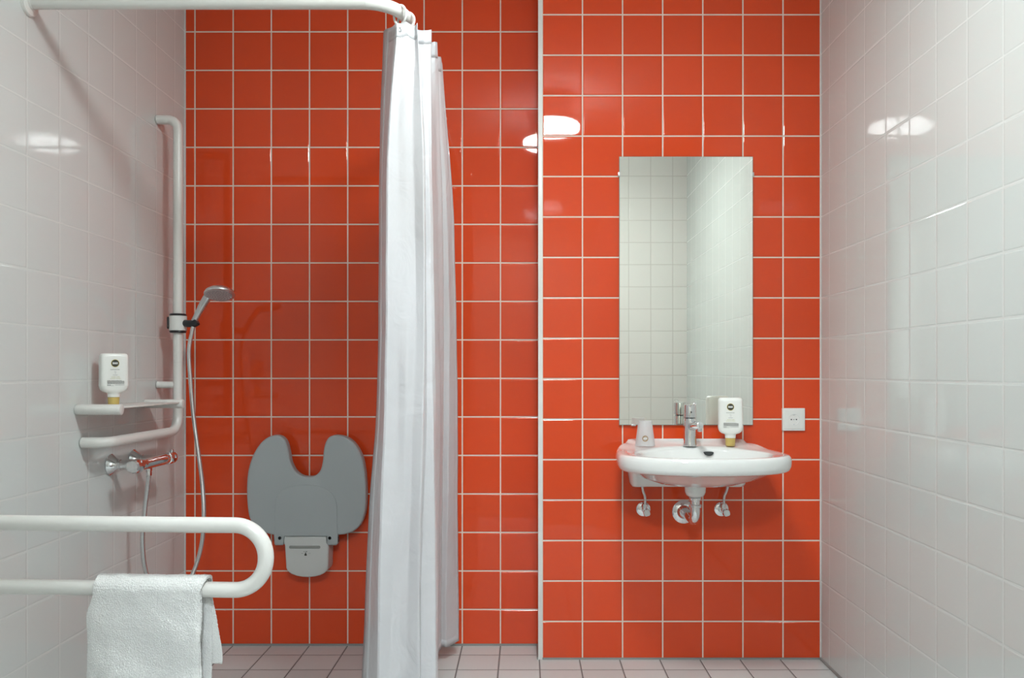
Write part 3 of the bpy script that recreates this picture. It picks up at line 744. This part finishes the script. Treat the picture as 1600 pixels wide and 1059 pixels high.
# overflow hole in the rear inner wall
bm = bmesh.new(); oc = W(1107, 708, 2.835)
hp = [(oc.x+0.0165*math.cos(a)*(1 if True else 1), oc.z+0.004+(-0.0125*abs(math.sin(a)) if math.sin(a) < 0 else 0.0022*math.sin(a))) for a in [2*PI*k/32 for k in range(32)]]
slab(bm, hp, oc.y-0.010, oc.y+0.006, 0.0008); obj('overflow_hole', loc(t, bm), DARK, t)

# basin tap
tx, ty, tz = 0.596, 2.876, 0.8085
t = thing('basin_tap', 'chrome single-lever tap standing on the back of the washbasin', 'tap', (tx, ty, tz))
bm = bmesh.new(); lathe(bm, [(0.0255, 0), (0.0258, 0.003), (0.0240, 0.012), (0.0232, 0.03), (0.0228, 0.092), (0.0222, 0.098), (0.019, 0.100)], (0,0,0), n=40); obj('tap_body', bm, CHR, t)
bm = bmesh.new(); sweep(bm, [(0.004, -0.012, 0.070), (0.010, -0.06, 0.078), (0.014, -0.105, 0.080)], [0.0165, 0.0145, 0.0125], 24, cap=0.002)
for v in bm.verts: v.co.x = v.co.x*1.0; 
obj('spout', bm, CHR, t)
bm = bmesh.new(); lathe(bm, [(0.0085, 0), (0.009, -0.002), (0.009, -0.012), (0.0075, -0.0125)], (0.0138, -0.098, 0.071), (0.0, -0.1, 1), n=20); obj('aerator', bm, CHR, t)
bm = bmesh.new(); lathe(bm, [(0.0185, 0.101), (0.0225, 0.103), (0.0232, 0.108), (0.0230, 0.143), (0.0215, 0.148), (0.012, 0.1495)], (0,0,0), n=40); obj('lever_cap', bm, CHR, t)
bm = bmesh.new(); box(bm, (-0.008, -0.085, 0.140), (0.008, -0.008, 0.1465), 0.0025)
for v in bm.verts:
    k = max(0, -v.co.y-0.01)/0.075; v.co.x *= 1-0.25*k; v.co.z += 0.012*k
obj('lever', bm, CHR, t)
bm = bmesh.new(); lathe(bm, [(0.003, 0), (0.003, 0.001), (0, 0.0011)], (0.0, -0.0232, 0.122), (0,-1,0), n=16); obj('marker_dot', bm, DARK, t)

# plastic cup
cc = W(1008, 692, 2.88); t = thing('plastic_cup', 'frosted plastic cup standing upside down on the left of the washbasin', 'cup', (cc.x, 2.88, 0.8095))
bm = bmesh.new()
lathe(bm, [(0.0362, 0), (0.0366, 0.001), (0.0355, 0.003), (0.0245, 0.0865), (0.0235, 0.0885), (0, 0.0885), ], (0,0,0), n=48)
bm.faces.ensure_lookup_table()
for f in [f for f in bm.faces if len(f.verts) > 10]: bm.faces.remove(f)
o = obj('cup_shell', bm, CUP, t); s_ = o.modifiers.new('thick', 'SOLIDIFY'); s_.thickness = 0.0008; s_.offset = -1
bm = bmesh.new(); disc(bm, 0, 0, .0108, 0, 32, mi=0); text_bm(bm, 'B&B', .0080, (0, 0), y=-.0004, mi=1, bold=.00025)
for v in bm.verts:      # wrap the print round the cup
    z = v.co.z+0.027; R = 0.0355-(z-0.003)*0.011/0.0835+0.0006-v.co.y; a = v.co.x/R
    v.co = Vector((R*math.sin(a), -R*math.cos(a), z))
bmesh.ops.rotate(bm, verts=bm.verts, matrix=Matrix.Rotation(math.radians(-8), 3, 'Z'))
obj('logo', bm, [BRN, WPRN], t, smooth=0)

# drain trap
t = thing('drain_trap', 'chrome drain trap pipe under the washbasin with round wall rosette', 'drain pipe', (BC-0.004, YN, 0.55))
x0 = BC
bm = bmesh.new(); sweep(bm, fillet([(x0, YN-0.185, 0.637), (x0, YN-0.185, 0.550), (x0-0.004, YN-0.005, 0.554)], [0.035], 12), 0.0175, 28); obj('waste_pipe', loc(t, bm), CHR, t)
for (z, r) in ((0.630, .0215), (0.605, .0225)):
    bm = bmesh.new(); lathe(bm, [(r-.003, z+.006), (r, z+.004), (r, z-.004), (r-.003, z-.006)], (x0, YN-0.185, 0)); obj('pipe_collar', loc(t, bm), CHR, t)
bm = bmesh.new(); lathe(bm, [(0.0435, 0.0003), (0.0435, 0.003), (0.038, 0.007), (0.026, 0.010), (0.0185, 0.024)], (x0-0.004, YN, 0.552), (0,-1,0)); obj('wall_rosette', loc(t, bm), CHR, t)
bm = bmesh.new(); box(bm, (x0-.003, YN-.2035, .617), (x0+.003, YN-.2005, .621), .0008); obj('collar_screw', loc(t, bm), CHR2, t)

# angle valves with flexible hoses
for k, (px, hx) in enumerate(((1005, 1003), (1127, 1139))):
    v = W(px, 795, YN)
    t = thing('angle_valve', ['chrome angle valve under the left side of the washbasin', 'chrome angle valve under the right side of the washbasin'][k], 'valve', (v.x, YN, v.z), 'angle valves under the washbasin')
    bm = bmesh.new(); lathe(bm, [(0.0265, 0.0003), (0.0265, 0.003), (0.021, 0.006), (0.014, 0.007)], (0,0,0), (0,-1,0)); obj('wall_rosette', bm, CHR, t)
    bm = bmesh.new(); sweep(bm, [(0, -0.005, 0), (0, -0.045, 0)], 0.0095, 20, cap=.001); obj('valve_body', bm, CHR, t)
    bm = bmesh.new(); sweep(bm, [(0, -0.032, 0.002), (0, -0.032, 0.024)], 0.0088, 8, cap=.001); obj('union_nut', bm, CHR, t, smooth=20)
    bm = bmesh.new(); n = 24; loft(bm, [[((r+(.0012 if (q//3) % 2 else 0))*math.cos(2*PI*q/n)+.004, y, (r+(.0012 if (q//3) % 2 else 0))*math.sin(2*PI*q/n)-.004) for q in range(n)] for r, y in ((.010, -.044), (.0130, -.047), (.0130, -.064), (.0115, -.067))])
    obj('valve_handle', bm, CHR, t, smooth=25)
    top = W(hx, 748, YN-0.03)-Vector((v.x, YN, v.z)); dx = top.x
    bm = bmesh.new(); sweep(bm, catmull([(0.002, -0.032, 0.020), (0.002+dx*0.05, -0.032, 0.05), (dx*0.55, -0.03, 0.070), (dx*0.85, -0.028, 0.089)], 8), 0.0052, 14); obj('supply_hose', bm, HOSE, t)

# ------------------------------------------------------------------ smaller pieces belong to the part that carries them
def kid(t, n): return next(c for c in bpy.data.objects if c.parent == t and c.name.split('.')[0] == n)
def under(thing_name, part, subs):
    for t in [o for o in list(bpy.data.objects) if o.parent is None and o.name.split('.')[0] == thing_name]:
        p = kid(t, part)
        for c in [c for c in list(bpy.data.objects) if c.parent == t and c.name.split('.')[0] in subs]: c.parent = p
under('soap_bottle', 'bottle_body', ('logo', 'label_print'))
under('plastic_cup', 'cup_shell', ('logo',))
under('wall_socket', 'socket_insert', ('socket_well', 'pin_holes', 'earth_clip'))
under('folding_shower_seat', 'wall_bracket', ('bracket_slot', 'load_symbol'))
under('folding_shower_seat', 'seat_pad', ('raised_panel', 'hinge_bolt'))
under('hand_shower', 'spray_head', ('spray_plate', 'nozzles'))
under('basin_tap', 'lever_cap', ('lever', 'marker_dot'))
under('basin_tap', 'spout', ('aerator',))
under('shower_curtain', 'head_hem', ('eyelet',))
under('shower_mixer', 'mixer_body', ('hose_outlet',))
under('shower_holder', 'clamp_sleeve', ('release_button', 'end_collar'))
under('drain_trap', 'waste_pipe', ('collar_screw',))
for o in bpy.data.objects:
    n = o.name.split('.')[0]
    if n == 'bottle_cap': o['label'] = 'amber yellow cap'
    if n == 'wall_bracket': o['label'] = 'white wall bracket with a small symbol'
    if n in ('end_collar', 'release_button', 'holder_arm'): o['label'] = 'black plastic ' + n.replace('_', ' ')
    if n == 'spray_plate': o['label'] = 'grey spray plate with small nozzles'
